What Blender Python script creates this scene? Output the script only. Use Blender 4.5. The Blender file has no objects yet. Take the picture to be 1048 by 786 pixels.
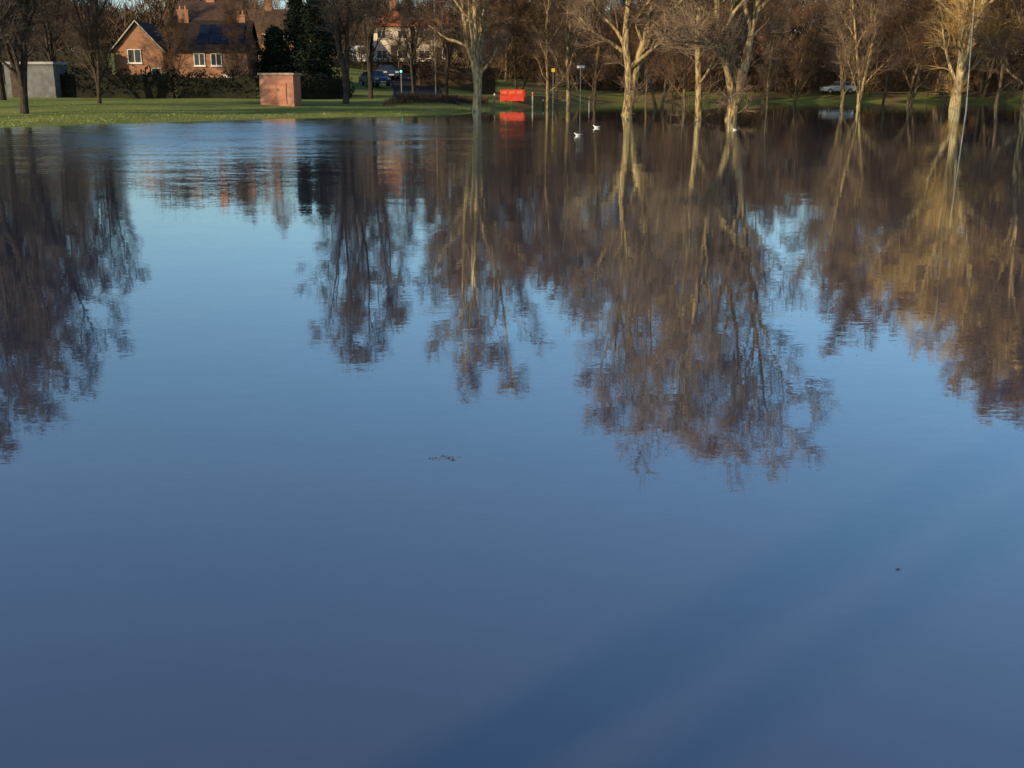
import bpy, math, random
import numpy as np
from mathutils import Vector, Matrix
scene=bpy.context.scene
COL=scene.collection
H_CAM=1.6
PITCH=math.radians(15.4)
F=1100.0
scene.view_settings.view_transform='Standard'
scene.view_settings.look='None'
scene.view_settings.exposure=0
# ---------------------------------------------------------------- materials
def new_mat(name):
    m=bpy.data.materials.new(name); m.use_nodes=True
    nt=m.node_tree; b=nt.nodes['Principled BSDF']
    return m,nt,b
def noisy(name,c1,c2,scale=4,rough=0.85,detail=6,stretch=(1,1,1),lo=0.35,hi=0.65,bump=0.0,rnd=0.0,spec=0.3):
    m,nt,b=new_mat(name)
    N=nt.nodes; L=nt.links
    tc=N.new('ShaderNodeTexCoord'); mp=N.new('ShaderNodeMapping'); mp.inputs['Scale'].default_value=stretch
    L.new(tc.outputs['Object'],mp.inputs['Vector'])
    nz=N.new('ShaderNodeTexNoise'); nz.inputs['Scale'].default_value=scale; nz.inputs['Detail'].default_value=detail
    L.new(mp.outputs[0],nz.inputs['Vector'])
    cr=N.new('ShaderNodeValToRGB'); cr.color_ramp.elements[0].position=lo; cr.color_ramp.elements[1].position=hi
    cr.color_ramp.elements[0].color=(*c1,1); cr.color_ramp.elements[1].color=(*c2,1)
    L.new(nz.outputs['Fac'],cr.inputs[0])
    out=cr.outputs[0]
    if rnd>0:
        oi=N.new('ShaderNodeObjectInfo'); hs=N.new('ShaderNodeHueSaturation')
        mr=N.new('ShaderNodeMapRange'); mr.inputs['To Min'].default_value=1-rnd; mr.inputs['To Max'].default_value=1+rnd
        L.new(oi.outputs['Random'],mr.inputs[0]); L.new(mr.outputs[0],hs.inputs['Value']); L.new(out,hs.inputs['Color']); out=hs.outputs[0]
    L.new(out,b.inputs['Base Color'])
    b.inputs['Roughness'].default_value=rough
    b.inputs['Specular IOR Level'].default_value=spec
    if bump>0:
        bp=N.new('ShaderNodeBump'); bp.inputs['Strength'].default_value=0.6; bp.inputs['Distance'].default_value=bump
        L.new(nz.outputs['Fac'],bp.inputs['Height']); L.new(bp.outputs[0],b.inputs['Normal'])
    return m
def brick(name,c1,c2,mortar,scale=1.0):
    m,nt,b=new_mat(name); N=nt.nodes; L=nt.links
    tc=N.new('ShaderNodeTexCoord'); sx=N.new('ShaderNodeSeparateXYZ'); L.new(tc.outputs['Object'],sx.inputs[0])
    ad=N.new('ShaderNodeMath'); ad.operation='ADD'; L.new(sx.outputs[0],ad.inputs[0]); L.new(sx.outputs[1],ad.inputs[1])
    cb=N.new('ShaderNodeCombineXYZ'); L.new(ad.outputs[0],cb.inputs[0]); L.new(sx.outputs[2],cb.inputs[1])
    bt=N.new('ShaderNodeTexBrick'); bt.inputs['Color1'].default_value=(*c1,1); bt.inputs['Color2'].default_value=(*c2,1); bt.inputs['Mortar'].default_value=(*mortar,1)
    bt.inputs['Scale'].default_value=scale; bt.inputs['Brick Width'].default_value=0.225; bt.inputs['Row Height'].default_value=0.075; bt.inputs['Mortar Size'].default_value=0.008
    L.new(cb.outputs[0],bt.inputs['Vector'])
    nz=N.new('ShaderNodeTexNoise'); nz.inputs['Scale'].default_value=1.3; nz.inputs['Detail'].default_value=5; L.new(tc.outputs['Object'],nz.inputs['Vector'])
    mr=N.new('ShaderNodeMapRange'); mr.inputs['To Min'].default_value=0.6; mr.inputs['To Max'].default_value=1.35; L.new(nz.outputs['Fac'],mr.inputs[0])
    hs=N.new('ShaderNodeHueSaturation'); L.new(bt.outputs['Color'],hs.inputs['Color']); L.new(mr.outputs[0],hs.inputs['Value'])
    L.new(hs.outputs[0],b.inputs['Base Color']); b.inputs['Roughness'].default_value=0.9
    return m
M={}
M['bark']=noisy('bark',(0.06,0.042,0.025),(0.30,0.22,0.12),scale=4,stretch=(2,2,0.5),lo=0.38,hi=0.66,bump=0.04,rnd=0.2)
M['bark_pale']=noisy('bark_pale',(0.08,0.058,0.03),(0.42,0.32,0.16),scale=4,stretch=(2,2,0.5),lo=0.38,hi=0.66,bump=0.04,rnd=0.1)
M['bark_sunlit']=noisy('bark_sunlit',(0.18,0.14,0.07),(0.58,0.47,0.27),scale=4,stretch=(2,2,0.5),lo=0.36,hi=0.62,bump=0.03)  # paler copy of the bark with golden sunlight put into its colour
M['bark_dark']=noisy('bark_dark',(0.025,0.02,0.015),(0.085,0.068,0.05),scale=3,stretch=(2,2,0.6),bump=0.03,rnd=0.2)  # shade on the left bank trees is put into this bark colour
M['bark_wood']=noisy('bark_wood',(0.06,0.042,0.026),(0.21,0.15,0.085),scale=3,stretch=(2,2,0.6),bump=0.03,rnd=0.3)
M['twig']=noisy('twig',(0.115,0.083,0.06),(0.21,0.15,0.095),scale=0.6,rnd=0.2)
M['twig_wood']=noisy('twig_wood',(0.10,0.06,0.036),(0.21,0.128,0.07),scale=0.4,rnd=0.2)
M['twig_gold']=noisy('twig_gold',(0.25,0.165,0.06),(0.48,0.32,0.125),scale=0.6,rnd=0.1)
M['twig_dark']=noisy('twig_dark',(0.055,0.045,0.04),(0.10,0.08,0.065),scale=0.6,rnd=0.2)  # twig colour darkened to stand for shade on the left trees
M['thicket']=noisy('thicket_mat',(0.04,0.026,0.016),(0.16,0.095,0.05),scale=0.25,detail=8)
M['wood_far']=noisy('wood_far',(0.045,0.03,0.02),(0.125,0.077,0.044),scale=0.12,detail=8)
def grass_mat():
    m,nt,b=new_mat('grass_mat'); N=nt.nodes; L=nt.links
    tc=N.new('ShaderNodeTexCoord')
    def nz(s,d):
        n=N.new('ShaderNodeTexNoise'); n.inputs['Scale'].default_value=s; n.inputs['Detail'].default_value=d; L.new(tc.outputs['Object'],n.inputs['Vector']); return n
    a=nz(.25,8); cr=N.new('ShaderNodeValToRGB'); cr.color_ramp.elements[0].position=.3; cr.color_ramp.elements[1].position=.7
    cr.color_ramp.elements[0].color=(.17,.21,.045,1); cr.color_ramp.elements[1].color=(.28,.31,.085,1); L.new(a.outputs['Fac'],cr.inputs[0])
    c=nz(.18,8); mk=N.new('ShaderNodeMapRange'); mk.inputs['From Min'].default_value=.42; mk.inputs['From Max'].default_value=.58; L.new(c.outputs['Fac'],mk.inputs[0])
    sx=N.new('ShaderNodeSeparateXYZ'); L.new(tc.outputs['Object'],sx.inputs[0])
    mx=N.new('ShaderNodeMapRange'); mx.inputs['From Min'].default_value=-6; mx.inputs['From Max'].default_value=2; L.new(sx.outputs[0],mx.inputs[0])
    mu=N.new('ShaderNodeMath'); mu.operation='MULTIPLY'; L.new(mk.outputs[0],mu.inputs[0]); L.new(mx.outputs[0],mu.inputs[1])
    mi=N.new('ShaderNodeMix'); mi.data_type='RGBA'; L.new(mu.outputs[0],mi.inputs[0]); L.new(cr.outputs[0],mi.inputs[6]); mi.inputs[7].default_value=(.22,.15,.07,1)
    L.new(mi.outputs[2],b.inputs['Base Color']); b.inputs['Roughness'].default_value=.9; b.inputs['Specular IOR Level'].default_value=.1
    bp=N.new('ShaderNodeBump'); bp.inputs['Strength'].default_value=.5; bp.inputs['Distance'].default_value=.04; L.new(a.outputs['Fac'],bp.inputs['Height']); L.new(bp.outputs[0],b.inputs['Normal'])
    return m
M['grass']=grass_mat()
M['blade']=noisy('blade',(0.20,0.25,0.05),(0.34,0.37,0.11),scale=0.8)
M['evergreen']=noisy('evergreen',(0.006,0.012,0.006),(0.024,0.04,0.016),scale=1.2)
M['hedge']=noisy('hedge_mat',(0.008,0.010,0.006),(0.03,0.028,0.015),scale=0.8)  # near-black base colour carries the deep shade of the garden strip
M['brick']=brick('house_brick',(0.40,0.17,0.085),(0.31,0.13,0.065),(0.32,0.25,0.18))
M['brick_red']=brick('box_brick',(0.56,0.24,0.15),(0.48,0.2,0.125),(0.42,0.3,0.23))
M['tile_dark']=noisy('tile_dark',(0.018,0.013,0.012),(0.04,0.026,0.02),scale=2,stretch=(1,1,6))
M['tile_brown']=noisy('tile_brown',(0.05,0.03,0.022),(0.09,0.055,0.038),scale=2,stretch=(1,1,6))
M['tile_red']=noisy('tile_red',(0.42,0.10,0.04),(0.52,0.17,0.07),scale=2,stretch=(1,1,6))
M['render']=noisy('render_wall',(0.56,0.47,0.35),(0.72,0.62,0.48),scale=1)
M['white']=noisy('white_paint',(0.7,0.69,0.65),(0.82,0.81,0.78),scale=3,rough=0.5)
M['offwhite']=noisy('weathered_white_paint',(0.4,0.38,0.33),(0.54,0.51,0.46),scale=3,rough=0.6)
M['grey']=noisy('grey_sheet',(0.25,0.27,0.3),(0.4,0.42,0.45),scale=2,rough=0.6)
M['greywall']=noisy('grey_weathered_wall',(0.10,0.11,0.125),(0.18,0.19,0.2),scale=2,rough=0.8)
M['concrete']=noisy('concrete',(0.36,0.27,0.21),(0.5,0.38,0.3),scale=3)
M['timber']=noisy('timber',(0.04,0.03,0.02),(0.1,0.075,0.05),scale=4,stretch=(1,1,5))
M['asphalt']=noisy('asphalt',(0.04,0.04,0.042),(0.065,0.063,0.06),scale=3,spec=.08,rough=.95)
M['kerb']=noisy('kerb_stone',(0.10,0.098,0.085),(0.16,0.155,0.13),scale=3,spec=.08)
M['steel']=noisy('steel',(0.22,0.22,0.22),(0.32,0.32,0.31),scale=5,rough=0.55)
M['palepost']=noisy('pale_painted_post',(0.45,0.44,0.4),(0.58,0.57,0.54),scale=5,rough=0.55)
M['red']=noisy('red_plastic',(0.56,0.045,0.025),(0.66,0.07,0.04),scale=3,rough=0.7)
M['redpale']=noisy('red_panel',(0.66,0.13,0.08),(0.72,0.17,0.1),scale=3)
M['yellow']=noisy('yellow_paint',(0.6,0.42,0.03),(0.7,0.5,0.05),scale=3,rough=0.5)
M['rubber']=noisy('rubber',(0.012,0.012,0.012),(0.025,0.025,0.025),scale=5)
M['glass']=noisy('dark_glass',(0.015,0.02,0.025),(0.04,0.05,0.06),scale=1,rough=0.08,spec=0.6)
M['lamp']=noisy('lamp_glass',(0.7,0.7,0.65),(0.8,0.8,0.75),scale=3,rough=0.15)
M['solar']=noisy('solar_cell',(0.006,0.009,0.02),(0.012,0.016,0.035),scale=2,rough=0.2,spec=0.4)
M['carblue']=noisy('car_paint_blue',(0.03,0.05,0.09),(0.04,0.06,0.1),scale=1,rough=0.25,spec=0.6)
M['carsilver']=noisy('car_paint_silver',(0.32,0.36,0.42),(0.38,0.42,0.48),scale=1,rough=0.25,spec=0.6)
M['carwhite']=noisy('car_paint_white',(0.7,0.7,0.7),(0.8,0.8,0.8),scale=1,rough=0.3,spec=0.6)
M['gullwhite']=noisy('gull_white',(0.7,0.7,0.68),(0.85,0.85,0.83),scale=20)
M['gullgrey']=noisy('gull_grey',(0.5,0.52,0.55),(0.6,0.62,0.64),scale=20)
M['gullbeak']=noisy('gull_beak',(0.3,0.05,0.02),(0.4,0.08,0.03),scale=20)
M['leaf']=noisy('dead_leaf',(0.05,0.05,0.05),(0.11,0.10,0.09),scale=20)
def emit(name,c,s):
    m,nt,b=new_mat(name); b.inputs['Base Color'].default_value=(*c,1); b.inputs['Emission Color'].default_value=(*c,1); b.inputs['Emission Strength'].default_value=s; return m
M['green_on']=emit('green_signal',(0.1,0.9,0.6),2.5)
M['lens_off']=noisy('dark_signal_lens',(0.05,0.01,0.005),(0.07,0.02,0.008),scale=3,rough=.2)

# ---------------------------------------------------------------- helpers
def mesh_obj(name,verts,faces,mats,parent=None,smooth=False,loc=None):
    me=bpy.data.meshes.new(name); me.from_pydata([tuple(v) for v in verts],[],faces)
    for m in (mats if isinstance(mats,(list,tuple)) else [mats]): me.materials.append(m)
    if smooth: me.polygons.foreach_set('use_smooth',[True]*len(me.polygons))
    me.update()
    o=bpy.data.objects.new(name,me); COL.objects.link(o)
    if parent: o.parent=parent
    if loc is not None: o.location=loc
    return o
def thing(name,label,category,loc=(0,0,0),rot=0,group=None,scale=1):
    e=bpy.data.objects.new(name,None); e.empty_display_size=0.3; COL.objects.link(e)
    e.location=loc; e.rotation_euler=(0,0,rot); e.scale=(scale,)*3
    e['label']=label; e['category']=category
    if group: e['group']=group
    return e
def copy_thing(src,loc,rot=0,scale=(1,1,1),tilt=(0,0),label=None):
    def rec(o,par):
        c=o.copy(); COL.objects.link(c)
        if par is not None:
            c.parent=par
        for ch in o.children: rec(ch,c)
        return c
    e=rec(src,None); e.location=loc; e.rotation_euler=(tilt[0],tilt[1],rot); e.scale=scale
    if label: e['label']=label
    return e
class MB:
    def __init__(s): s.v=[]; s.f=[]
    def box(s,x0,x1,y0,y1,z0,z1,tx=0,ty=0):
        b=len(s.v)
        s.v+=[(x0,y0,z0),(x1,y0,z0),(x1,y1,z0),(x0,y1,z0),(x0+tx,y0+ty,z1),(x1-tx,y0+ty,z1),(x1-tx,y1-ty,z1),(x0+tx,y1-ty,z1)]
        s.f+=[(b,b+3,b+2,b+1),(b+4,b+5,b+6,b+7),(b,b+1,b+5,b+4),(b+1,b+2,b+6,b+5),(b+2,b+3,b+7,b+6),(b+3,b,b+4,b+7)]
        return s
    def poly_extrude(s,prof,y0,y1):   # prof list of (x,z)
        b=len(s.v); n=len(prof)
        s.v+=[(x,y0,z) for x,z in prof]+[(x,y1,z) for x,z in prof]
        s.f+=[tuple(range(b,b+n)),tuple(range(b+2*n-1,b+n-1,-1))]
        for i in range(n):
            j=(i+1)%n; s.f.append((b+i,b+n+i,b+n+j,b+j))
        return s
    def cyl(s,c,r,h,n=12,axis='z',r2=None):
        r2=r if r2 is None else r2
        b=len(s.v)
        for k,(rr,hh) in enumerate(((r,0),(r2,h))):
            for i in range(n):
                a=2*math.pi*i/n; p=(rr*math.cos(a),rr*math.sin(a),hh)
                if axis=='y': p=(p[0],p[2],p[1])
                if axis=='x': p=(p[2],p[0],p[1])
                s.v.append((c[0]+p[0],c[1]+p[1],c[2]+p[2]))
        for i in range(n):
            j=(i+1)%n; s.f.append((b+i,b+j,b+n+j,b+n+i))
        s.f+=[tuple(range(b+n-1,b-1,-1)),tuple(range(b+n,b+2*n))]
        return s
    def obj(s,name,mat,parent=None,bevel=0,smooth=False,loc=None,rot=None):
        o=mesh_obj(name,s.v,s.f,mat,parent,smooth,loc)
        if rot is not None: o.rotation_euler=rot
        if bevel:
            m=o.modifiers.new('bevel','BEVEL'); m.width=bevel; m.segments=2; m.limit_method='ANGLE'
        return o

# ---------------------------------------------------------------- terrain
SX=[-140,-70,-21.6,-14.4,-7,-4.5,-2.5,1,4,8,13,25,50,90,140]
SY=[ 20, 33, 46, 57, 66, 72, 80, 93,108,124,132,134,134,122,100]
LS=[-400,-14,0,3,20,40,85,130,300,900]; LZ=[-0.9,-0.7,-0.01,0.15,0.65,1.0,4.3,6.5,8,8]
RS=[-400,-14,0,3,10,25,40,90,200,900]; RZ=[-0.9,-0.7,-0.01,0.4,1.1,1.8,2.8,7,9,9]
def ground_z(x,y):
    x=np.asarray(x,float); y=np.asarray(y,float)
    s=y-np.interp(x,SX,SY)+1.2*np.sin(x*.31)*np.clip((x-2)/6,0,1)
    zl=np.interp(s,LS,LZ); zr=np.interp(s,RS,RZ)
    w=np.clip((x+2)/8,0,1); z=zl*(1-w)+zr*w
    z+=np.where(s>4,0.06*np.sin(x*0.35+1)*np.sin(y*0.27),0)
    n=0.9-y+0.15*np.sin(x*1.3)
    zn=np.interp(n,[-10,0,1.5,20],[-0.9,-0.01,0.12,0.5])
    z=np.maximum(z,zn)
    return z
def gz(x,y): return float(ground_z(x,y))
def PX(px,D): return (px-524.0)*D/1140.0
def PZ(py,D): return H_CAM+D*math.tan(math.atan((393-py)/F)-PITCH)
gx=np.concatenate([np.array([-900,-600,-400,-300,-220]),np.arange(-160,-60,5.0),np.arange(-60,70,1.5),np.arange(70,165,5.0),np.array([220,300,400,600,900])])
gy=np.concatenate([np.array([-300,-120,-60,-30,-15,-8]),np.arange(-4,6,0.5),np.arange(6,40,4.0),np.arange(40,150,1.25),np.arange(150,240,4.0),np.array([260,320,450,700,1200])])
GX,GY=np.meshgrid(gx,gy); GZ=ground_z(GX,GY)
vv=np.stack([GX.ravel(),GY.ravel(),GZ.ravel()],1)
nx=len(gx); ff=[]
for j in range(len(gy)-1):
    for i in range(nx-1):
        a=j*nx+i; ff.append((a,a+1,a+nx+1,a+nx))
g=mesh_obj('ground',vv.tolist(),ff,M['grass'],smooth=True); g['kind']='structure'; g['label']='grassy ground with low banks around the flooded field'

# water
def water_mat():
    m,nt,b=new_mat('flood_water'); N=nt.nodes; L=nt.links
    N.remove(b); out=[n for n in N if n.type=='OUTPUT_MATERIAL'][0]
    tc=N.new('ShaderNodeTexCoord')
    def slope(scale,amp,seed,detail=2):
        mp=N.new('ShaderNodeMapping'); mp.inputs['Scale'].default_value=scale; mp.inputs['Location'].default_value=(seed,seed*2,0); mp.inputs['Rotation'].default_value=(0,0,math.radians(seed*2-4))
        L.new(tc.outputs['Object'],mp.inputs[0])
        nz=N.new('ShaderNodeTexNoise'); nz.inputs['Scale'].default_value=1; nz.inputs['Detail'].default_value=detail
        L.new(mp.outputs[0],nz.inputs['Vector'])
        sb=N.new('ShaderNodeVectorMath'); sb.operation='SUBTRACT'; sb.inputs[1].default_value=(0.5,0.5,0.5); L.new(nz.outputs['Color'],sb.inputs[0])
        sc=N.new('ShaderNodeVectorMath'); sc.operation='MULTIPLY'; sc.inputs[1].default_value=(amp*0.4,amp,0); L.new(sb.outputs[0],sc.inputs[0])
        return sc.outputs[0]
    def add(a,bb):
        n=N.new('ShaderNodeVectorMath'); n.operation='ADD'; L.new(a,n.inputs[0]); L.new(bb,n.inputs[1]); return n.outputs[0]
    s=add(slope((5,17,1),0.010,1),slope((0.5,1.7,1),0.007,2))
    s=add(s,slope((22,60,1),0.013,3,1))
    def mathn(op,a,b_=None,c=None):
        n=N.new('ShaderNodeMath'); n.operation=op
        for k,v in enumerate((a,b_,c)):
            if v is None: continue
            if isinstance(v,(int,float)): n.inputs[k].default_value=v
            else: L.new(v,n.inputs[k])
        return n.outputs[0]
    def patch(scale,loc,lo,hi,a,bq):
        pm=N.new('ShaderNodeMapping'); pm.inputs['Scale'].default_value=scale; pm.inputs['Location'].default_value=loc; L.new(tc.outputs['Object'],pm.inputs[0])
        pn=N.new('ShaderNodeTexNoise'); pn.inputs['Scale'].default_value=1; pn.inputs['Detail'].default_value=4; L.new(pm.outputs[0],pn.inputs['Vector'])
        pr=N.new('ShaderNodeMapRange'); pr.inputs['From Min'].default_value=lo; pr.inputs['From Max'].default_value=hi; pr.inputs['To Min'].default_value=a; pr.inputs['To Max'].default_value=bq; L.new(pn.outputs['Fac'],pr.inputs[0])
        return pr.outputs[0]
    calm=patch((0.05,0.11,1),(3.1,0.4,0),0.42,0.62,0.75,1.4)
    streak=patch((0.06,0.30,1),(1.1,7.4,0),0.34,0.54,0.35,1.0)
    sx=N.new('ShaderNodeSeparateXYZ'); L.new(tc.outputs['Object'],sx.inputs[0])
    def gauss(o,c,w):
        d=mathn('DIVIDE',mathn('SUBTRACT',o,c),w); return mathn('EXPONENT',mathn('MULTIPLY',mathn('MULTIPLY',d,d),-1))
    br=mathn('MULTIPLY',mathn('MULTIPLY',gauss(sx.outputs[0],-11,9),gauss(sx.outputs[1],42,15)),streak)
    amp=mathn('MULTIPLY_ADD',br,50.0,calm)
    sc=N.new('ShaderNodeVectorMath'); sc.operation='SCALE'; L.new(s,sc.inputs[0]); L.new(amp,sc.inputs['Scale'])
    # normals in the breeze patch tilt towards the camera, to brighten its reflection
    wv=N.new('ShaderNodeCombineXYZ'); L.new(mathn('MULTIPLY',br,-0.09),wv.inputs[1]); wv.inputs[2].default_value=1
    up=N.new('ShaderNodeVectorMath'); up.operation='ADD'; L.new(wv.outputs[0],up.inputs[1]); L.new(sc.outputs[0],up.inputs[0])
    nm=N.new('ShaderNodeVectorMath'); nm.operation='NORMALIZE'; L.new(up.outputs[0],nm.inputs[0])
    gl=N.new('ShaderNodeBsdfGlossy'); gl.inputs['Color'].default_value=(0.90,1,1,1); L.new(nm.outputs[0],gl.inputs['Normal'])
    L.new(mathn('MULTIPLY_ADD',br,0.12,0.01),gl.inputs['Roughness'])
    df=N.new('ShaderNodeBsdfDiffuse')
    mn=N.new('ShaderNodeTexNoise'); mn.inputs['Scale'].default_value=0.6; mn.inputs['Detail'].default_value=6; L.new(tc.outputs['Object'],mn.inputs['Vector'])
    cr=N.new('ShaderNodeValToRGB'); cr.color_ramp.elements[0].position=0.3; cr.color_ramp.elements[1].position=0.7
    cr.color_ramp.elements[0].color=(0.052,0.058,0.108,1); cr.color_ramp.elements[1].color=(0.070,0.070,0.118,1)
    L.new(mn.outputs['Fac'],cr.inputs[0]); L.new(cr.outputs[0],df.inputs['Color'])
    fr=N.new('ShaderNodeFresnel'); fr.inputs['IOR'].default_value=1.33; L.new(nm.outputs[0],fr.inputs['Normal'])
    pw=mathn('POWER',fr.outputs[0],0.36)
    mx=N.new('ShaderNodeMixShader'); L.new(pw,mx.inputs[0]); L.new(df.outputs[0],mx.inputs[1]); L.new(gl.outputs[0],mx.inputs[2])
    L.new(mx.outputs[0],out.inputs['Surface'])
    return m
w=mesh_obj('water',[(-135,-2,0),(135,-2,0),(135,160,0),(-135,160,0)],[(0,1,2,3)],water_mat()); w['kind']='structure'; w['label']='still blue flood water mirroring bare trees and sky'

# ---------------------------------------------------------------- trees
def perp_dir(d,ang,az):
    a=d.orthogonal().normalized(); b=d.cross(a)
    return (d*math.cos(ang)+(a*math.cos(az)+b*math.sin(az))*math.sin(ang)).normalized()
def tube(V,Fc,pts,rad,n):
    b=len(V); d=(pts[1]-pts[0]).normalized(); a=d.orthogonal().normalized()
    cs=[(math.cos(2*math.pi*i/n),math.sin(2*math.pi*i/n)) for i in range(n)]
    m=len(pts)
    for k in range(m):
        if k>0: d=(pts[k]-pts[k-1]).normalized()
        a=(a-d*a.dot(d)).normalized(); c=d.cross(a); r=rad[k]; p=pts[k]
        for (x,y) in cs: V.append((p.x+(a.x*x+c.x*y)*r,p.y+(a.y*x+c.y*y)*r,p.z+(a.z*x+c.z*y)*r))
    for k in range(m-1):
        for i in range(n):
            j=(i+1)%n; Fc.append((b+k*n+i,b+k*n+j,b+(k+1)*n+j,b+(k+1)*n+i))
def make_tree(seed,H=20,r0=0.36,spread=5.0,fork=0.22,counts=(17,9,7,7),lean=(0,0),leaders=1,ang=(0.6,0.95),top_heavy=0.0,twig=0.012,wob=0.045,div=0.13,low=0,az0=0.4):
    R=random.Random(seed)
    TV,TF,CV,CF=[],[],[],[]
    def path(p,d,L,n,wob,up):
        pts=[p.copy()]; d=d.copy()
        for i in range(n):
            d=(d+Vector((R.gauss(0,wob),R.gauss(0,wob),R.gauss(0,wob)+up))).normalized()
            p=p+d*(L/n); pts.append(p.copy())
        return pts
    def at(pts,t):
        k=min(int(t*(len(pts)-1)),len(pts)-2); u=t*(len(pts)-1)-k
        return pts[k].lerp(pts[k+1],u),(pts[k+1]-pts[k]).normalized()
    def branch(p,d,L,r,lev):
        n=[0,7,5,3,2][lev]; pts=path(p,d,L,n,[0,0.13,0.17,0.18,0.16][lev],[0,0.07,0.05,0.04,0.03][lev])
        re=max(twig*0.5,r*0.25); rad=[r+(re-r)*(k/n) for k in range(n+1)]
        if lev==1: tube(TV,TF,pts,rad,6)
        else: tube(CV,CF,pts,rad,[0,6,4,3,3][lev])
        if lev>=4: return
        c=counts[lev]; c=max(3,int(c*R.uniform(0.8,1.2)))
        for i in range(c):
            t=0.22+0.78*(i+R.random())/c; t=min(t,1.0)
            q,dd=at(pts,t)
            nd=perp_dir(dd,R.uniform(0.45,0.95),R.uniform(0,6.28))
            if nd.z<-0.25: nd.z*=-0.3; nd.normalize()
            nl=L*[0,0.52,0.57,0.62][lev]*R.uniform(0.7,1.15)*(1.1-0.5*t)
            nl=max(nl,0.6)
            branch(q,nd,nl,max(twig,r*(1-0.6*t)*0.5),lev+1)
    for ld in range(leaders):
        d0=Vector((lean[0]+R.gauss(0,0.02),lean[1]+R.gauss(0,0.02),1)).normalized()
        if leaders>1:
            az=ld*6.28/leaders+az0; d0=(d0+Vector((math.cos(az),math.sin(az)*0.5,0))*div).normalized()
        n=14
        pts=path(Vector((0.25*(ld-(leaders-1)/2) if leaders<3 else 0,0,-0.9)),d0,(H+0.9)*(1 if ld==0 else 0.93),n,wob,0.02)
        if leaders>=3:   # leaders share the lower bole, then part
            if ld==0: base=[p.copy() for p in pts]
            else:
                for k in range(n+1):
                    u=min(1,max(0,(k-1)/3.0)); pts[k]=base[k].lerp(pts[k],u)
        rad=[]
        for k in range(n+1):
            t=k/n; r=r0*(1-t)**1.0+0.02
            if leaders>=3 and (ld>0 or t>.25): r*=.72
            if k==0: r*=1.35
            if k==1: r*=1.05
            rad.append(r)
        tube(TV,TF,pts,rad,10)
        c=int(counts[0]/ (1,1,1.5,2.0)[leaders])
        az=R.uniform(0,6)
        for i in range(low):
            t=0.07+R.random()*0.25; q,dd=at(pts,t)
            branch(q,perp_dir(dd,R.uniform(.7,1.2),R.uniform(0,6.28)),R.uniform(.8,1.9),.03,2)
        for i in range(c):
            t=fork+(0.97-fork)*(i+R.random()*0.7)/c
            q,dd=at(pts,t); az+=2.4+R.gauss(0,0.4)
            u=(t-fork)/(1-fork)
            prof=math.sin(math.pi*min(1,(u*0.66+0.26+0.1*top_heavy)))**0.7
            L=spread*1.15*max(0.42,prof)*R.uniform(0.8,1.15)*(1+top_heavy*(u-0.5))
            nd=perp_dir(dd,R.uniform(*ang)*(1-0.25*u),az)
            rr=r0*(1-t)**0.85*0.5+0.012
            branch(q,nd,L,rr,1)
    return (TV,TF),(CV,CF)
def tree_obj(name,label,args,bark,twigm,loc,rot=0,scale=1,group=None):
    (TV,TF),(CV,CF)=make_tree(**args)
    e=thing(name,label,'tree',loc,rot,group,scale)
    mesh_obj('trunk',TV,TF,bark,e,True); mesh_obj('crown',CV,CF,twigm,e)
    return e
NAME='bare_tree'
def tpos(px,D,sink=True):
    x=PX(px,D); return (x,D,max(gz(x,D),-0.5))
tree_obj(NAME,'tall leaning bare tree standing in flood water',dict(seed=11,H=18.6,r0=0.31,spread=5.2,fork=0.22,lean=(0.07,0),leaders=3,top_heavy=0.3,counts=(30,9,7,6),div=.16,low=3,wob=.045,az0=0.2),M['bark_pale'],M['twig'],tpos(742,57))
tree_obj(NAME,'slender bare tree rising from flood water',dict(seed=12,H=16,r0=0.19,spread=4.2,fork=0.18,lean=(0.0,0),wob=.06,low=5,counts=(16,9,7,6)),M['bark_pale'],M['twig'],tpos(717,58))
tree_obj(NAME,'broad bare tree with wide forking limbs in flood water',dict(seed=43,H=20.0,r0=0.34,spread=4.6,fork=0.18,ang=(0.6,1.0),lean=(.05,0),leaders=3,div=.12,wob=.045,low=3,counts=(26,9,7,6)),M['bark_pale'],M['twig'],tpos(637,68))
tree_obj(NAME,'bare tree with forked trunk at the flooded bank',dict(seed=14,H=20.4,r0=0.28,spread=4.0,fork=0.16,wob=.04,low=3,leaders=3,div=.08,counts=(24,9,7,6)),M['bark_sunlit'],M['twig'],tpos(487,78))  # sunlit bark tone makes up for the shade falling on this trunk
gold=tree_obj('golden_tree','sunlit golden tree with pale trunk at the water edge',dict(seed=15,H=21,r0=0.36,spread=6.2,fork=0.12,ang=(0.7,1.15),counts=(24,9,8,7),low=4,leaders=2,div=.07),M['bark_sunlit'],M['twig_gold'],tpos(978,90))
dark=tree_obj(NAME,'bare tree on the grassy bank, coloured dark for shade',dict(seed=16,H=19,r0=0.30,spread=4.4,fork=0.18,counts=(24,9,7,6),leaders=3,div=.09),M['bark_dark'],M['twig_dark'],tpos(22,56),scale=.66)
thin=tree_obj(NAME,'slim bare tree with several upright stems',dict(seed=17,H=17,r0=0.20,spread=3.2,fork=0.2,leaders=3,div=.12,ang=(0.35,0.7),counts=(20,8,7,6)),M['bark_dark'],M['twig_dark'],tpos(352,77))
medium=tree_obj(NAME,'bare brown tree among the flooded wood',dict(seed=18,H=18,r0=0.19,spread=4.6,fork=0.12,wob=.07,low=3),M['bark_pale'],M['twig'],tpos(582,88),scale=.9)
medium2=tree_obj(NAME,'bare brown tree among the flooded wood',dict(seed=19,H=18,r0=0.17,spread=4.2,fork=0.12,leaders=2,ang=(0.4,0.8),wob=.07,low=3),M['bark_pale'],M['twig'],tpos(880,96),scale=.9)
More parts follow.
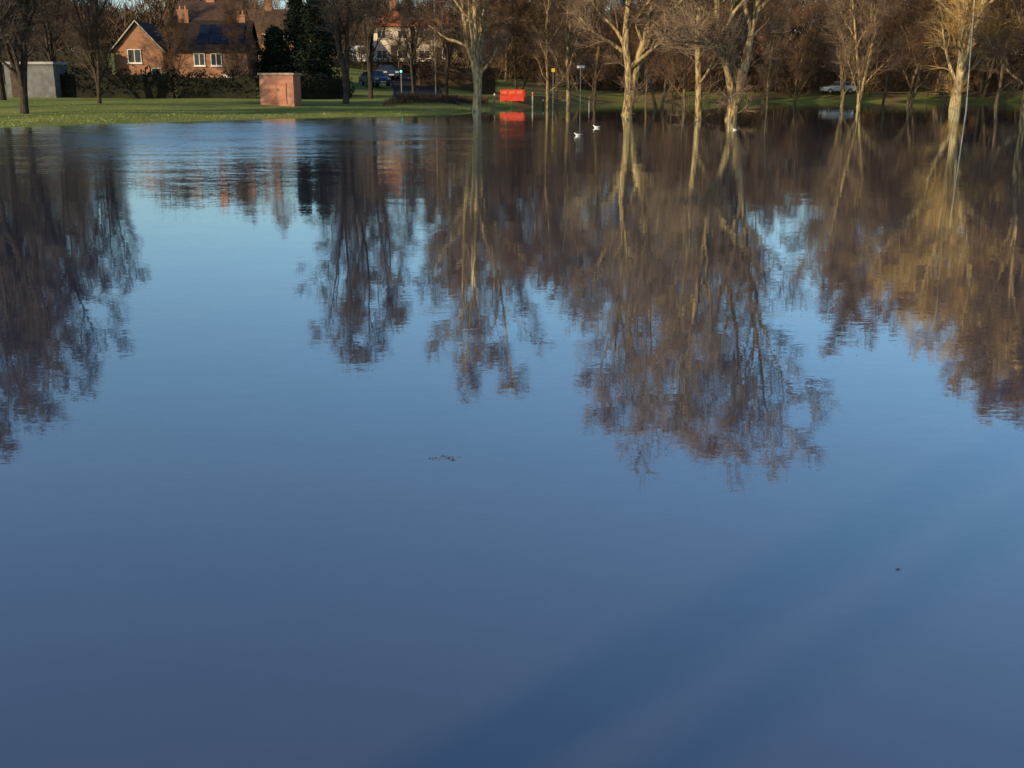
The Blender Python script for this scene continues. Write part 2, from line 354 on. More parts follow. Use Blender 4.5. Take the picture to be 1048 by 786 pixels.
bushA=tree_obj(NAME,'thin trunked bare tree in the brown wood',dict(seed=21,H=18,r0=0.12,spread=5.0,fork=0.10,counts=(22,9,8,6),wob=.08),M['bark_wood'],M['twig_wood'],tpos(905,110))
bushB=tree_obj(NAME,'thin trunked bare tree in the brown wood',dict(seed=22,H=18,r0=0.11,spread=5.2,fork=0.08,leaders=2,counts=(24,8,8,7),wob=.08),M['bark_wood'],M['twig_wood'],tpos(812,130),scale=.65)
G='bare trees around the flooded field'
def inst(src,px,D,H=None,base=18.0,rot=None,label=None,wide=1.0):
    R=random.Random(int(px*7+D*13))
    x,y,z=tpos(px,D); s=(H/base) if H else R.uniform(0.85,1.15)
    c=copy_thing(src,(x,y,z),R.uniform(0,6.28) if rot is None else rot,(s*wide,s*wide,s),label=label); c['group']=G
    return c
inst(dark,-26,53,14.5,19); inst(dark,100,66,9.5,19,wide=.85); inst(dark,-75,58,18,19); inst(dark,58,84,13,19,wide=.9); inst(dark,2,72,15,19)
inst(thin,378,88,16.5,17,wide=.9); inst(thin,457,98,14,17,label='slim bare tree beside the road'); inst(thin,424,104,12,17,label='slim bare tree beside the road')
inst(bushB,530,106,15.5); inst(medium,560,98,14.5,wide=.9); inst(bushA,608,100,18); inst(bushB,676,90,18.5); inst(bushA,700,86,17.5); inst(bushA,570,112,17)
inst(medium,786,96,10,wide=.7); inst(medium2,862,102,16,wide=.85); inst(bushB,930,104,21); inst(bushA,1022,100,22); inst(medium,1052,84,23); inst(bushB,1085,92,24); inst(bushA,1115,84,24); inst(bushB,1160,96,24); inst(bushA,880,118,22)
R=random.Random(5)
for i in range(31):
    px=480+ (i*22.5)+R.uniform(-8,8); D=R.uniform(132,154)
    hh=R.uniform(18,22)
    if 775<px<850: hh=13
    if px>870: hh+=7
    inst([bushA,bushB][i%2],px,D,hh)
for px,D,hh in [(20,110,11),(75,118,10),(268,112,9),(350,118,11),(475,125,14),(338,108,9),(468,140,12),(240,114,8),(60,100,8),(408,124,8),(446,126,9.5),(372,124,7),(425,110,6),(176,84,5.5),(246,86,6),(98,90,7.5)]:
    inst(bushA if px<460 else bushB,px,D,hh,label='bare garden tree beside the houses')

def ribbons(name,P,L,W,mat,label,seed,upbias=0.6):
    rg=np.random.default_rng(seed); n=len(P)
    d=rg.normal(0,1,(n,3)); d[:,2]=np.abs(d[:,2])+upbias; d/=np.linalg.norm(d,axis=1)[:,None]
    s=np.cross(d,rg.normal(0,1,(n,3))); s/=np.linalg.norm(s,axis=1)[:,None]
    L=L*rg.uniform(0.5,1.5,n); W=W*rg.uniform(0.5,1.5,n)
    a=P-s*W[:,None]/2; b=P+s*W[:,None]/2; t=P+d*L[:,None]
    V=np.stack([a,b,t+s*W[:,None]*0.15,t-s*W[:,None]*0.15],1).reshape(-1,3)
    me=bpy.data.meshes.new(name); me.vertices.add(4*n); me.vertices.foreach_set('co',V.ravel())
    me.loops.add(4*n); me.loops.foreach_set('vertex_index',np.arange(4*n)); me.polygons.add(n)
    me.polygons.foreach_set('loop_start',np.arange(n)*4); me.polygons.foreach_set('loop_total',np.full(n,4))
    me.materials.append(mat); me.update(calc_edges=True); me.validate()
    o=bpy.data.objects.new(name,me); COL.objects.link(o)
    return o
def mass(n,x0,x1,y0,y1,hfun,seed,power=1.0):
    r=np.random.default_rng(seed); x=r.uniform(x0,x1,n); y=r.uniform(y0,y1,n); h=hfun(x,y); z=ground_z(x,y)+h*r.uniform(0,1,n)**power
    return np.stack([x,y,z],1)
P=mass(50000,-4,105,142,155,lambda x,y:3.5+1.5*np.sin(x*.5)+1.2*np.sin(x*1.31+2)+np.clip((x-20)/20,0,2),1,1.3)
o=ribbons('thicket',P,1.2,0.06,M['thicket'],'',1); o['kind']='stuff'; o['label']='dense brown winter thicket behind the flooded trees'; o['category']='thicket'
P=mass(80000,-130,150,162,187,lambda x,y:7+1.5*np.sin(x*.23)+1.3*np.sin(x*.61+2)+np.clip((x+10)/10,0,9),2)
o=ribbons('distant_woodland',P,2.2,0.16,M['wood_far'],'',2); o['kind']='stuff'; o['label']='distant brown bare woodland on rising ground'; o['category']='woodland'
n=24000; r=np.random.default_rng(9); x=r.uniform(-60,0,n); s=r.exponential(7,n)+.6; y=np.interp(x,SX,SY)+s
P=np.stack([x,y,ground_z(x,y)-0.02],1)
o=ribbons('grass',P,0.05,0.04,M['blade'],'',3,1.2); o['kind']='stuff'; o['label']='short winter grass along the flooded bank'; o['category']='grass'
n=4000; r=np.random.default_rng(19); x=r.uniform(-9,-2,n); y=r.normal(0,1.4,n)+np.interp(x,[-9,-2],[80,92]); P=np.stack([x,y,ground_z(x,y)+r.uniform(0,.3,n)*(0.6+0.4*np.sin(x*2.3))],1)
o=ribbons('scrub',P,0.35,0.025,M['thicket'],'',4,.8); o['kind']='stuff'; o['label']='low brown scrub at the end of the road'; o['category']='scrub'

def leafmass(V,Fc,cen,rad,n,R,size):
    for _ in range(n):
        d=Vector((R.gauss(0,1),R.gauss(0,1),R.gauss(0,1))).normalized()*R.uniform(0.55,1.08)
        p=Vector((cen[0]+d.x*rad[0],cen[1]+d.y*rad[1],cen[2]+d.z*rad[2]))
        a=Vector((R.gauss(0,1),R.gauss(0,1),R.gauss(0,1))).normalized()*size*R.uniform(.5,1.4); b=a.orthogonal().normalized()*size*.5
        k=len(V); V+= [tuple(p-a),tuple(p+b),tuple(p+a),tuple(p-b)]; Fc.append((k,k+1,k+2,k+3))
def conifer(px,D,H,w,label,seed):
    R=random.Random(seed); x,y,z=tpos(px,D); e=thing('conifer',label,'tree',(x,y,z),0)
    b=MB(); b.cyl((0,0,-.2),.2,H*.9,8,r2=.03); b.obj('trunk',M['bark_dark'],e)
    V,Fc=[],[]
    for i in range(90):
        t=R.random()**1.2; rr=w*.5*(1-t)**.6; a=R.uniform(0,6.28); q=R.uniform(.2,.9)
        leafmass(V,Fc,(math.cos(a)*rr*q,math.sin(a)*rr*q,.5+t*(H-.9)),(.4+rr*.35,.4+rr*.35,.5),90,R,.14)
    mesh_obj('crown',V,Fc,M['evergreen'],e)
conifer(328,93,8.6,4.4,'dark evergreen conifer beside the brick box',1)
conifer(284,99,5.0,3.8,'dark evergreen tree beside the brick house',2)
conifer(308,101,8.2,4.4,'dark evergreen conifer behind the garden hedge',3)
def hedge(pa,Da,pb,Db,h,wd,label,seed,mat='hedge',name='hedge'):
    R=random.Random(seed); ax,ay=PX(pa,Da),Da; bx,by=PX(pb,Db),Db
    L=math.hypot(bx-ax,by-ay); n=int(L/0.6); V,Fc=[],[]
    for i in range(n+1):
        t=i/n; x=ax+(bx-ax)*t; y=ay+(by-ay)*t; z=gz(x,y); hh=h*R.uniform(.85,1.15)
        leafmass(V,Fc,(x,y,z+hh*.5),(.55,wd*.5,hh*.5),150,R,.12)
    ang=math.atan2(by-ay,bx-ax)
    k=len(V); nrm=(-math.sin(ang)*wd*.25,math.cos(ang)*wd*.25)
    za=min(gz(ax,ay),gz(bx,by))-.2; zt=min(gz(ax,ay),gz(bx,by))+h*.78
    for (X,Y) in ((ax,ay),(bx,by)):
        for sgn in (-1,1):
            V.append((X+nrm[0]*sgn,Y+nrm[1]*sgn,za)); V.append((X+nrm[0]*sgn,Y+nrm[1]*sgn,zt))
    Fc+= [(k,k+1,k+5,k+4),(k+2,k+3,k+7,k+6),(k+1,k+3,k+7,k+5),(k,k+1,k+3,k+2),(k+4,k+5,k+7,k+6)]
    o=mesh_obj(name,V,Fc,M[mat]); o['label']=label; o['category']='hedge'
hedge(60,79,178,80,2.1,1.2,'clipped hedge along the grass edge, coloured dark for shade',4)
hedge(182,80,262,81,1.9,1.2,'clipped hedge in front of the brick house, coloured dark for shade',5)
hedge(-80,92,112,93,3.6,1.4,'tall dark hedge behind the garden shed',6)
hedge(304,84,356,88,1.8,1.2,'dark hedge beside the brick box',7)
hedge(428,114,505,118,3.4,1.8,'brown winter hedge by the flooded road',8,'thicket')
hedge(335,128,470,132,2.2,1.4,'hedge below the white houses',9,'hedge')

# ---------------------------------------------------------------- buildings
def window(par,x,y,z,w,h,facing='y',frame=M['white'],mull=1):
    o=MB().box(-w/2,w/2,-0.03,0.02,0,h).obj('window',M['glass'],par,loc=(x,y,z))
    f=MB(); t=.06
    f.box(-w/2-t,-w/2,-.07,.03,-t,h+t); f.box(w/2,w/2+t,-.07,.03,-t,h+t); f.box(-w/2,w/2,-.07,.03,h,h+t); f.box(-w/2,w/2,-.07,.03,-t,0)
    for k in range(mull): 
        xx=-w/2+w*(k+1)/(mull+1); f.box(xx-.03,xx+.03,-.06,-.032,0,h)
    f.obj('frame',frame,o)
    MB().box(-w/2-.12,w/2+.12,-.14,-.072,-.14,-t+.003).obj('sill',frame,o)
    return o
def gable_roof(x0,x1,y0,y1,ze,zr,th=.16,over=.3):
    b=MB(); ym=(y0+y1)/2; sl=(zr-ze)/((y1-y0)/2)
    ya,yb=y0-over,y1+over; zo=ze-sl*over
    prof=[(ya,zo),(ym,zr),(yb,zo),(yb,zo+th),(ym,zr+th),(ya,zo+th)]
    V=[(x0-over,y,z) for y,z in prof]+[(x1+over,y,z) for y,z in prof]; n=6
    F_=[(0,1,4,5),(1,2,3,4),(6,11,10,7),(7,10,9,8)]
    for i in range(n):
        j=(i+1)%n; F_.append((i,i+n,j+n,j))
    b.v=V; b.f=F_; return b
def gable_wall(b,x0,x1,y0,y1,z0,ze,zr):
    ym=(y0+y1)/2; k=len(b.v)
    for x in (x0,x1): b.v+=[(x,y0,z0),(x,y1,z0),(x,y1,ze),(x,ym,zr),(x,y0,ze)]
    b.f+=[(k,k+4,k+3,k+2,k+1),(k+5,k+6,k+7,k+8,k+9),(k,k+5,k+9,k+4),(k+1,k+2,k+7,k+6),(k+4,k+9,k+8,k+3),(k+3,k+8,k+7,k+2)]
def chimney(par,x,y,z0,z1,mat,s=.45):
    b=MB().box(x-s,x+s,y-s*.6,y+s*.6,z0,z1); b.box(x-s-.06,x+s+.06,y-s*.6-.06,y+s*.6+.06,z1,z1+.12)
    b.cyl((x-s*.5,y,z1+.12),.12,.35,8,r2=.1); b.cyl((x+s*.5,y,z1+.12),.12,.35,8,r2=.1)
    b.obj('chimney',mat,par)
D=94; x=PX(120,D); z=gz(x+5,D)
h=thing('brick_house','orange brick house with solar panels on its dark tiled roof','house',(x,D,z),math.radians(4))
ZE=PZ(51,D)-z; ZR=PZ(20,D)-z
b=MB(); gable_wall(b,4.25,10.9,0.6,6.6,-.5,ZE,ZR-.1)
bw=MB(); gable_wall(bw,0,5.5,-4.0,0,-.5,ZE,ZR-.25)
bw.v=[(-yy,xx,zz) for (xx,yy,zz) in bw.v]
k=len(b.v); b.v+=bw.v; b.f+=[tuple(i+k for i in f) for f in bw.f]
wall=b.obj('wall',M['brick'],h)
roof=gable_roof(4.3,10.9,0.6,6.6,ZE,ZR,over=.25).obj('roof',M['tile_dark'],h)
rw=gable_roof(0,5.5,-4.0,0,ZE,ZR-.2,over=.25); rw.v=[(-yy,xx,zz) for (xx,yy,zz) in rw.v]
rwo=rw.obj('wing_roof',M['tile_dark'],h)
ym=2.0; bb=MB(); sl=(ZR-.2-ZE)/2.0
for sg in (-1,1):
    x_e=ym+sg*2.3; ze=ZE-sl*.3; zt=ZR-.2
    k=len(bb.v); bb.v+=[(x_e,-.30,ze+.05),(ym,-.30,zt+.05),(ym,-.30,zt+.17),(x_e,-.30,ze+.17),(x_e,-.26,ze+.05),(ym,-.26,zt+.05),(ym,-.26,zt+.17),(x_e,-.26,ze+.17)]
    bb.f+=[(k,k+1,k+2,k+3),(k+4,k+7,k+6,k+5),(k,k+4,k+5,k+1),(k+3,k+2,k+6,k+7),(k,k+3,k+7,k+4)]
bb.obj('bargeboard',M['offwhite'],rwo)
chimney(roof,5.2,3.6,ZR-.6,ZR+.9,M['brick']); chimney(roof,10.1,3.6,ZR-.6,ZR+.5,M['brick'],.35)
window(h,1.7,-.01,ZE-1.0,1.0,1.0); window(h,3.4,-.01,ZE-2.5,.7,1.0,mull=0)
window(h,1.3,-.01,ZE-3.4,1.1,1.0)
window(h,6.9,.59,ZE-1.2,.8,.9); window(h,8.3,.59,ZE-1.2,.8,.9); window(h,7.6,.59,ZE-3.5,1.6,1.1,mull=2); window(h,10.1,.59,ZE-3.5,.9,1.1)
MB().box(-.42,.42,-.05,.02,0,2.0).obj('door',M['white'],h,loc=(9.1,.58,ZE-4.2+.2))
slm=math.atan2(ZR-ZE,3.0)
for i in range(4):
    for j in range(2):
        y0=1.0+j*1.05; xx=6.7+i*.97
        MB().box(0,.93,0,1.3,.0,.05).obj('solar_panel',M['solar'],roof,loc=(xx,y0,ZE+(y0-.6)*(ZR-ZE)/3.0+.2),rot=(slm,0,0))
def simple_house(px,D,W,dep,zbase,ze,zr,wallm,roofm,label,rot=0,wins=((.25,1),(.5,1),(.75,1)),hip=False,name='house'):
    x=PX(px,D); e=thing(name,label,'house',(x,D,zbase),rot)
    b=MB(); 
    if hip: b.box(0,W,0,dep,-1,ze)
    else: gable_wall(b,0,W,0,dep,-1,ze,zr-.1)
    b.obj('wall',wallm,e)
    if hip:
        r=MB(); o_=.35; r.v=[(-o_,-o_,ze+.003),(W+o_,-o_,ze+.003),(W+o_,dep+o_,ze+.003),(-o_,dep+o_,ze+.003),(dep*.45,dep/2,zr),(W-dep*.45,dep/2,zr)]
        r.f=[(0,3,2,1),(0,1,5,4),(1,2,5),(2,3,4,5),(3,0,4)]; ro=r.obj('roof',roofm,e)
    else: ro=gable_roof(0,W,0,dep,ze,zr).obj('roof',roofm,e)
    chimney(ro,W*.5,dep*.5,zr-.5,zr+1.1,M['brick'])
    for t,m_ in wins: window(e,W*t,-.01,ze-1.5,1.1,.9,mull=1); window(e,W*t,-.01,ze-4.1,1.3,1.0,mull=1)
    MB().box(-.45,.45,-.05,.02,0,2.0).obj('door',M['timber'],e,loc=(W*.55,-.012,0.05))
    return e
for px,W,lab in ((384,5.0,'white rendered house with red tiled hipped roof'),(426,5.6,'cream rendered house with bright red tiled roof')):
    D=152; zb=gz(PX(px,D),D); simple_house(px,D,W,4.5 if px>400 else 5,zb,PZ(27,D)-zb,PZ(9,D)-zb,M['render'],M['tile_red'],lab,wins=((.22,1),(.78,1)),hip=True,name='white_house')
D=158; zb=gz(PX(474,D),D); simple_house(474,D,5,5,zb,PZ(26,D)-zb,PZ(6,D)-zb,M['brick'],M['tile_red'],'brick house with red roof beyond bare trees',hip=True,name='brick_house')
D=122; zb=gz(PX(186,D),D); simple_house(184,D,6.6,6,zb,PZ(22,D)-zb,PZ(0,D)-zb,M['brick'],M['tile_brown'],'dark roofed brick house beyond the solar panelled house',name='brick_house')
D=140; zb=gz(PX(252,D),D); simple_house(246,D,7,6,zb,PZ(30,D)-zb,PZ(9,D)-zb,M['brick'],M['tile_brown'],'brick house partly hidden by dark evergreens',name='brick_house')
# shed
D=78; x=PX(7,D); z=gz(x,D); e=thing('garden_shed','low boxy grey shed with pale flat roof by the hedge','shed',(x,D,z),math.radians(-3))
hh=PZ(66,D)-z
MB().box(0,3.5,0,2.2,-.2,hh).obj('wall',M['greywall'],e)
MB().box(-.1,3.6,-.15,2.3,hh,hh+.18).obj('roof',M['grey'],e,bevel=.02)
MB().box(.4,1.3,-.06,-.003,0,1.7).obj('door',M['timber'],e)
# brick box
D=71; x=PX(266,D); z=gz(x,D); hh=PZ(77,D)-z; W=35.5*D/1140
e=thing('brick_kiosk','small red brick utility building with flat concrete roof','utility building',(x,D,z),math.radians(-6))
MB().box(0,W,0,1.6,-.3,hh).obj('wall',M['brick_red'],e)
MB().box(-.08,W+.08,-.08,1.68,hh,hh+.14).obj('roof',M['concrete'],e,bevel=.02)
d_=MB(); d_.box(-.62,-.01,-.05,0,0,hh-.5); d_.box(.01,.62,-.05,0,0,hh-.5)
for k in range(5): d_.box(-.52,-.1,-.07,-.051,.3+k*.1,.35+k*.1)
dd=d_.obj('door',noisy('rust_door',(0.42,0.18,0.11),(0.5,0.22,0.14),scale=2,rough=.6),e,loc=(W*.5,-.003,.06))
MB().box(.06,.09,-.12,-.051,hh*.45,hh*.45+.14).obj('handle',M['steel'],dd)

# ---------------------------------------------------------------- road
def strip(name,mat,pts,w0,w1,dz,label=None,thick=None):
    V,Fc=[],[]
    n=len(pts)
    for i,(x,y) in enumerate(pts):
        a=pts[max(0,i-1)]; c=pts[min(n-1,i+1)]; d=Vector((c[0]-a[0],c[1]-a[1],0)).normalized(); s=Vector((d.y,-d.x,0))
        for wv in (w0,w1):
            p=Vector((x,y,0))+s*wv; V.append((p.x,p.y,gz(p.x,p.y)+dz))
        if thick:
            for wv in (w0,w1):
                p=Vector((x,y,0))+s*wv; V.append((p.x,p.y,gz(p.x,p.y)+dz-thick))
    m=4 if thick else 2
    for i in range(n-1):
        a=i*m; b=a+m
        Fc.append((a,a+1,b+1,b))
        if thick: Fc+=[(a,b,b+2,a+2),(a+1,a+3,b+3,b+1)]
    o=mesh_obj(name,V,Fc,mat); o['kind']='structure'
    if label:o['label']=label
    return o
rp=[]
for i in range(60):
    t=i/59; D=84+71*t; px=436-50*t+10*math.sin(t*3); rp.append((PX(px,D),D))
strip('road',M['asphalt'],rp,-2.4,2.4,.04,'asphalt road running up from the flood')
strip('kerb',M['kerb'],rp,-2.52,-2.4,.10,'stone kerb beside the road',thick=.3)
strip('kerb',M['kerb'],rp,2.4,2.52,.10,'stone kerb beside the road',thick=.3)
for i in range(12,56,4): strip('road_marking',M['offwhite'],rp[i:i+2],-.05,.05,.046,'white painted centre line dash')

# ---------------------------------------------------------------- cars
def car(loc,rot,paint,label,van=False,L=4.1):
    e=thing('white_van' if van else 'parked_car',label,'van' if van else 'car',loc,rot)
    w=.86
    if van:
        prof=[(-2.3,.3),(-2.35,.8),(-2.3,2.1),(-2.1,2.25),(1.1,2.25),(1.3,2.15),(1.75,1.25),(2.3,1.05),(2.4,.7),(2.35,.3)]
    else:
        prof=[(-2.0,.28),(-2.06,.6),(-1.98,.92),(-1.2,.98),(1.0,.95),(1.75,.82),(2.02,.62),(2.05,.28)]
    MB().poly_extrude(prof,-w,w).obj('body',paint,e,bevel=.06)
    if not van:
        b=MB(); b.v=[(-1.75,-.78,.95),(1.05,-.78,.94),(1.05,.78,.94),(-1.75,.78,.95),(-1.25,-.62,1.38),(.3,-.62,1.38),(.3,.62,1.38),(-1.25,.62,1.38)]
        b.f=[(0,3,2,1),(4,5,6,7),(0,1,5,4),(1,2,6,5),(2,3,7,6),(3,0,4,7)]; b.obj('window',M['glass'],e)
        b=MB(); b.box(-1.3,.35,-.64,.64,1.383,1.43,tx=.1,ty=.1).obj('roof',paint,e)
    else:
        b=MB(); b.v=[(1.34,-.7,2.08),(1.34,.7,2.08),(1.77,.72,1.30),(1.77,-.72,1.30)]; b.f=[(0,1,2,3)]; b.obj('windscreen',M['glass'],e)
        MB().box(.5,1.2,-w-.01,w+.01,1.35,1.95).obj('window',M['glass'],e)
    for xx in (-1.3,1.3):
        for yy in (-1,1):
            t=MB().cyl((0,-.1,0),.31,.2,18,'y').obj('wheel',M['rubber'],e,loc=(xx,yy*.80,.31))
            MB().cyl((0,-.11,0),.19,.22,14,'y').obj('rim',M['steel'],t)
    for yy in (-.62,.62):
        MB().box(-.04,.04,-.17,.17,-.07,.07).obj('headlight',M['lamp'],e,loc=(2.32 if van else 1.98,yy,.7 if not van else .85))
    MB().box(-.03,.03,-.26,.26,-.06,.06).obj('number_plate',M['white'],e,loc=(2.36 if van else 2.06,0,.42))
    return e
def carpos(px,D): x=PX(px,D); return (x,D,gz(x,D)+.06)
car(carpos(397,118),math.radians(-72),M['carblue'],'dark blue car driving on the road between gardens')
car(carpos(372,135),math.radians(-75),M['carwhite'],'white van parked beside the road below the houses',van=True)
car(carpos(384,108),math.radians(-60),M['carblue'],'dark car parked at the kerb near the flood')
x,y,_=carpos(857,141); car((x,y,gz(x,y)+.1),math.radians(186),M['carsilver'],'silver blue car parked beyond the flooded trees')

# ---------------------------------------------------------------- barrier
def barrier(px,D,label,rot=0):
    x=PX(px,D); z=gz(x,D); e=thing('plastic_barrier',label,'barrier',(x,D,z),rot)
    prof=[(-.24,0),(.24,0),(.22,.16),(.12,.34),(.09,1.0),(-.09,1.0),(-.12,.34),(-.22,.16)]
    b=MB(); b.poly_extrude(prof,-1.05,1.05); b.v=[(yy,xx,zz) for xx,yy,zz in b.v]
    b.f=[tuple(reversed(f)) for f in b.f]
    b.obj('body',M['red'],e,bevel=.05)
    for k in (-.66,.0,.66):
        MB().box(k-.26,k+.26,-.135,.135,.62,.86).obj('panel',M['redpale'],e,bevel=.02)
    MB().cyl((1.1,0,.2),.06,.7,10).obj('connector',M['red'],e)
    for k in (-.6,.6): MB().box(k-.14,k+.14,-.25,.25,.0,.06).obj('foot',M['rubber'],e)
barrier(524,97,'bright red plastic flood barrier closing the road',.03)
def marker(px,D,h_,mat,label):
    x=PX(px,D); z=max(gz(x,D),-.3); e=thing('marker_post',label,'post',(x,D,z))
    MB().box(-.05,.05,-.05,.05,-.3,h_,tx=.008,ty=.008).obj('post',M[mat],e,bevel=.01)
    MB().box(-.056,.056,-.056,.056,h_-.28,h_-.12).obj('band',M['white' if mat!='palepost' else 'red'],e)
marker(506,93,.9,'timber','short timber marker post beside the red barrier')
marker(545,96,1.3,'palepost','pale marker post with red band in the flood')
marker(556,97,1.0,'timber','short timber marker post beside the red barrier')
marker(603,92,1.2,'palepost','pale marker post with red band in the flood')

def sign(px,D,top,w,hgt,label,mat='white',post=.03,face=0):
    x=PX(px,D); z=max(gz(x,D),-.3); zt=PZ(top,D)-z
    e=thing('road_sign',label,'sign',(x,D,z),face)
    MB().cyl((0,0,-.2),post,zt+.15,10).obj('post',M['steel'],e)
    MB().box(-w/2,w/2,-.06,-.04,zt-hgt,zt).obj('sign_plate',M[mat],e,bevel=.008)
    MB().box(-.05,.05,-.04,-.02,zt-hgt*.6,zt-hgt*.5).obj('bracket',M['steel'],e)
sign(594,88,67,.6,.2,'white rectangular road sign on a grey post',post=.022)
sign(566,98,70,.3,.3,'small yellow warning sign on a grey post','yellow',.022)
def lamp_post(px,D,zh,label,mat='steel',tilt=0,r=.05):
    x=PX(px,D); z=max(gz(x,D),-.3); e=thing('street_lamp',label,'street lamp',(x,D,z),0); e.rotation_euler=(0,tilt,0)
    MB().cyl((0,0,-.2),r*1.5,1.4,12).obj('base',M[mat],e)
    b=MB(); b.cyl((0,0,1.2),r,zh-1.2,10,r2=r*.7); b.box(-.03,.9,-.03,.03,zh-.04,zh+.02); b.obj('post',M[mat],e)
    MB().box(.7,1.25,-.12,.12,zh-.1,zh+.06,tx=.04,ty=.03).obj('lamp_head',M['grey'],e)
lamp_post(991,86,9.5,'pale slim street lamp beside the golden tree','palepost',math.radians(-2),.04)
lamp_post(446,98,9.0,'grey street lamp beside the road',r=.04)
D=104; x=PX(411,D); z=gz(x,D); zt=PZ(65,D)-z
e=thing('traffic_light','small traffic light on a post showing green','traffic light',(x,D,z))
MB().cyl((0,0,-.2),.04,zt,10).obj('post',M['steel'],e)
MB().box(-.17,.17,-.12,.12,zt-.85,zt).obj('housing',M['rubber'],e,bevel=.03)
for k,mm in ((0,'lens_off'),(1,'lens_off'),(2,'green_on')):
    MB().cyl((0,-.14,zt-.16-.27*k),.10,.03,14,'y').obj('lens',M[mm],e)
def fence(pa,pb,D,label):
    xa,xb=PX(pa,D),PX(pb,D); z0=gz((xa+xb)/2,D); e=thing('timber_fence',label,'fence',(xa,D,z0))
    n=int((xb-xa)/2.2)
    for k in range(n+1): MB().box(-.06,.06,-.05,.05,-.5,.7,tx=.01).obj('post',M['timber'],e,loc=((xb-xa)*k/n,0,0))
    for zz in (.3,.6): MB().box(-.1,xb-xa+.1,-.085,-.052,zz-.05,zz+.05).obj('rail',M['timber'],e)
fence(890,1090,137,'low dark timber rail fence along the water edge')

# ---------------------------------------------------------------- gulls
def gull(px,py,rot,label,s=1):
    dep=PITCH-math.atan((393-py)/F); D=H_CAM/math.tan(dep); x=PX(px,D)
    e=thing('gull',label,'gull',(x,D,-.01),rot,'gulls on the flood water',s)
    st=[(-.19,.075,.004,.004),(-.15,.068,.025,.012),(-.10,.056,.045,.035),(-.04,.045,.062,.055),(.03,.045,.062,.06),(.08,.06,.048,.05),(.105,.085,.032,.036),(.12,.11,.028,.03),(.14,.128,.03,.03),(.165,.128,.022,.022),(.18,.123,.008,.008)]
    V,Fc=[],[]; n=12
    for (a,zc,hw,hh) in st:
        for i in range(n):
            t=2*math.pi*i/n; V.append((a,math.cos(t)*hw,zc+math.sin(t)*hh))
    for k in range(len(st)-1):
        for i in range(n):
            j=(i+1)%n; Fc.append((k*n+i,k*n+j,(k+1)*n+j,(k+1)*n+i))
    Fc+=[tuple(range(n)),tuple(range(len(st)*n-1,len(st)*n-n-1,-1))]
    mesh_obj('body',V,Fc,M['gullwhite'],e,True)
    b=MB(); b.v=[(.175,-.007,.128),(.175,.007,.128),(.175,0,.115),(.215,0,.116)]; b.f=[(0,1,3),(1,2,3),(2,0,3),(0,2,1)]; b.obj('beak',M['gullbeak'],e)
    for sg in (-1,1):
        V=[];Fc=[]
        ws=[(.06,.04,.065,.025),(.02,.060,.068,.035),(-.05,.058,.066,.035),(-.12,.033,.07,.02),(-.22,.010,.078,.005)]
        for (a,yy,zc,hh) in ws:
            V+=[(a,sg*(yy+.004),zc-hh),(a,sg*(yy+.010),zc),(a,sg*(yy-.018),zc+hh*.8),(a,sg*(yy-.02),zc)]
        for k in range(len(ws)-1):
            for i in range(4):
                j=(i+1)%4; Fc.append((k*4+i,k*4+j,(k+1)*4+j,(k+1)*4+i))
        Fc+=[(0,1,2,3),(16,17,18,19)]
        mesh_obj('wing',V,Fc,M['gullgrey'],e,True)
    for sg in (-1,1): MB().box(-.004,.004,-.002,.002,-.004,.004).obj('eye',M['rubber'],e,loc=(.158,sg*.026,.135))
gull(592,139,math.radians(200),'white gull floating on the flood water',.8)
gull(611,131,math.radians(150),'white gull swimming on the flood water',.85)
gull(754,133,math.radians(170),'white gull floating beside the flooded trunks',.5)
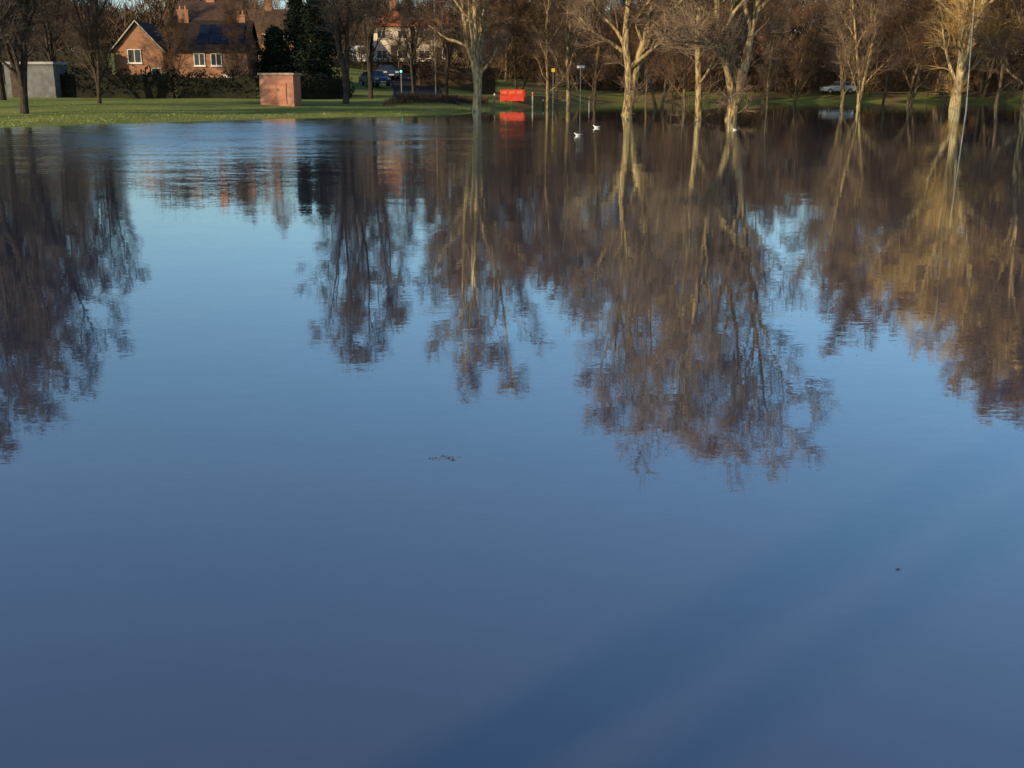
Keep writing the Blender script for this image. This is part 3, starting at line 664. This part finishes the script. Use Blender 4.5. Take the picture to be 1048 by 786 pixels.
def debris(px,py,n,seed,label,size,sc=1):
    R=random.Random(seed); dep=PITCH-math.atan((393-py)/F); D=H_CAM/math.tan(dep); x=(px-524)/F*(D*math.cos(PITCH)+H_CAM*math.sin(PITCH))
    V,Fc=[],[]
    for k in range(n):
        a=R.uniform(0,6.28); c=Vector((R.gauss(0,size),R.gauss(0,size*1.0),0.000)); d=Vector((math.cos(a),math.sin(a)*.6,R.uniform(0,.08)))*R.uniform(.006,.016)*sc
        tube(V,Fc,[c-d,c+Vector((0,0,.001)),c+d],[.0006,.0011,.0005],4)
        if k%4==0:
            s=Vector((-d.y,d.x,0))*.5; b=len(V); V+= [tuple(c-d*.5+Vector((0,0,.002))),tuple(c+s+Vector((0,0,.003))),tuple(c+d*.5+Vector((0,0,.002))),tuple(c-s+Vector((0,0,.002)))]; Fc.append((b,b+1,b+2,b+3))
    o=mesh_obj('floating_debris',V,Fc,M['leaf'],loc=(x,D,0)); o['label']=label; o['category']='debris'
debris(457,468,26,1,'small raft of twigs and leaves floating on water',.032)
debris(918,583,4,2,'few dead leaves floating on the water',.008,.7)

near=tree_obj(NAME,'bare tree on the near bank casting a long shadow',dict(seed=31,H=16,r0=0.19,spread=3.0,fork=0.5,counts=(8,5,4,3),wob=.012),M['bark'],M['twig'],(-12.0,-9.7,gz(-12,-9.7)))
copy_thing(near,(-15.5,-13.75,gz(-15.5,-13.75)),.4,(.55,.55,.95),label='slender bare tree on the near bank casting shadow')

# ---------------------------------------------------------------- light
az=math.radians(225); el=math.radians(15)
W=bpy.data.worlds.new('World'); scene.world=W; W.use_nodes=True; nt=W.node_tree
bg=nt.nodes['Background']; sk=nt.nodes.new('ShaderNodeTexSky'); sk.sky_type='NISHITA'; sk.sun_disc=False
sk.sun_elevation=el; sk.sun_rotation=az; sk.altitude=50; sk.air_density=1.0; sk.dust_density=0.4; sk.ozone_density=3.0
nt.links.new(sk.outputs[0],bg.inputs['Color']); bg.inputs['Strength'].default_value=0.15
sd=bpy.data.lights.new('sun','SUN'); sd.energy=5.0; sd.angle=math.radians(.5); sd.color=(1,.76,.46)
so=bpy.data.objects.new('sun',sd); COL.objects.link(so)
dirv=Vector((math.sin(az)*math.cos(el),math.cos(az)*math.cos(el),math.sin(el)))
so.rotation_euler=dirv.to_track_quat('Z','Y').to_euler(); so.location=dirv*50
# ---------------------------------------------------------------- camera
cd=bpy.data.cameras.new('camera'); cd.sensor_width=36; cd.sensor_fit='HORIZONTAL'; cd.lens=36*F/1048; cd.clip_end=3000; cd.clip_start=.05
co=bpy.data.objects.new('camera',cd); COL.objects.link(co); co.location=(0,0,H_CAM); co.rotation_euler=(math.radians(90)-PITCH,0,0)
scene.camera=co
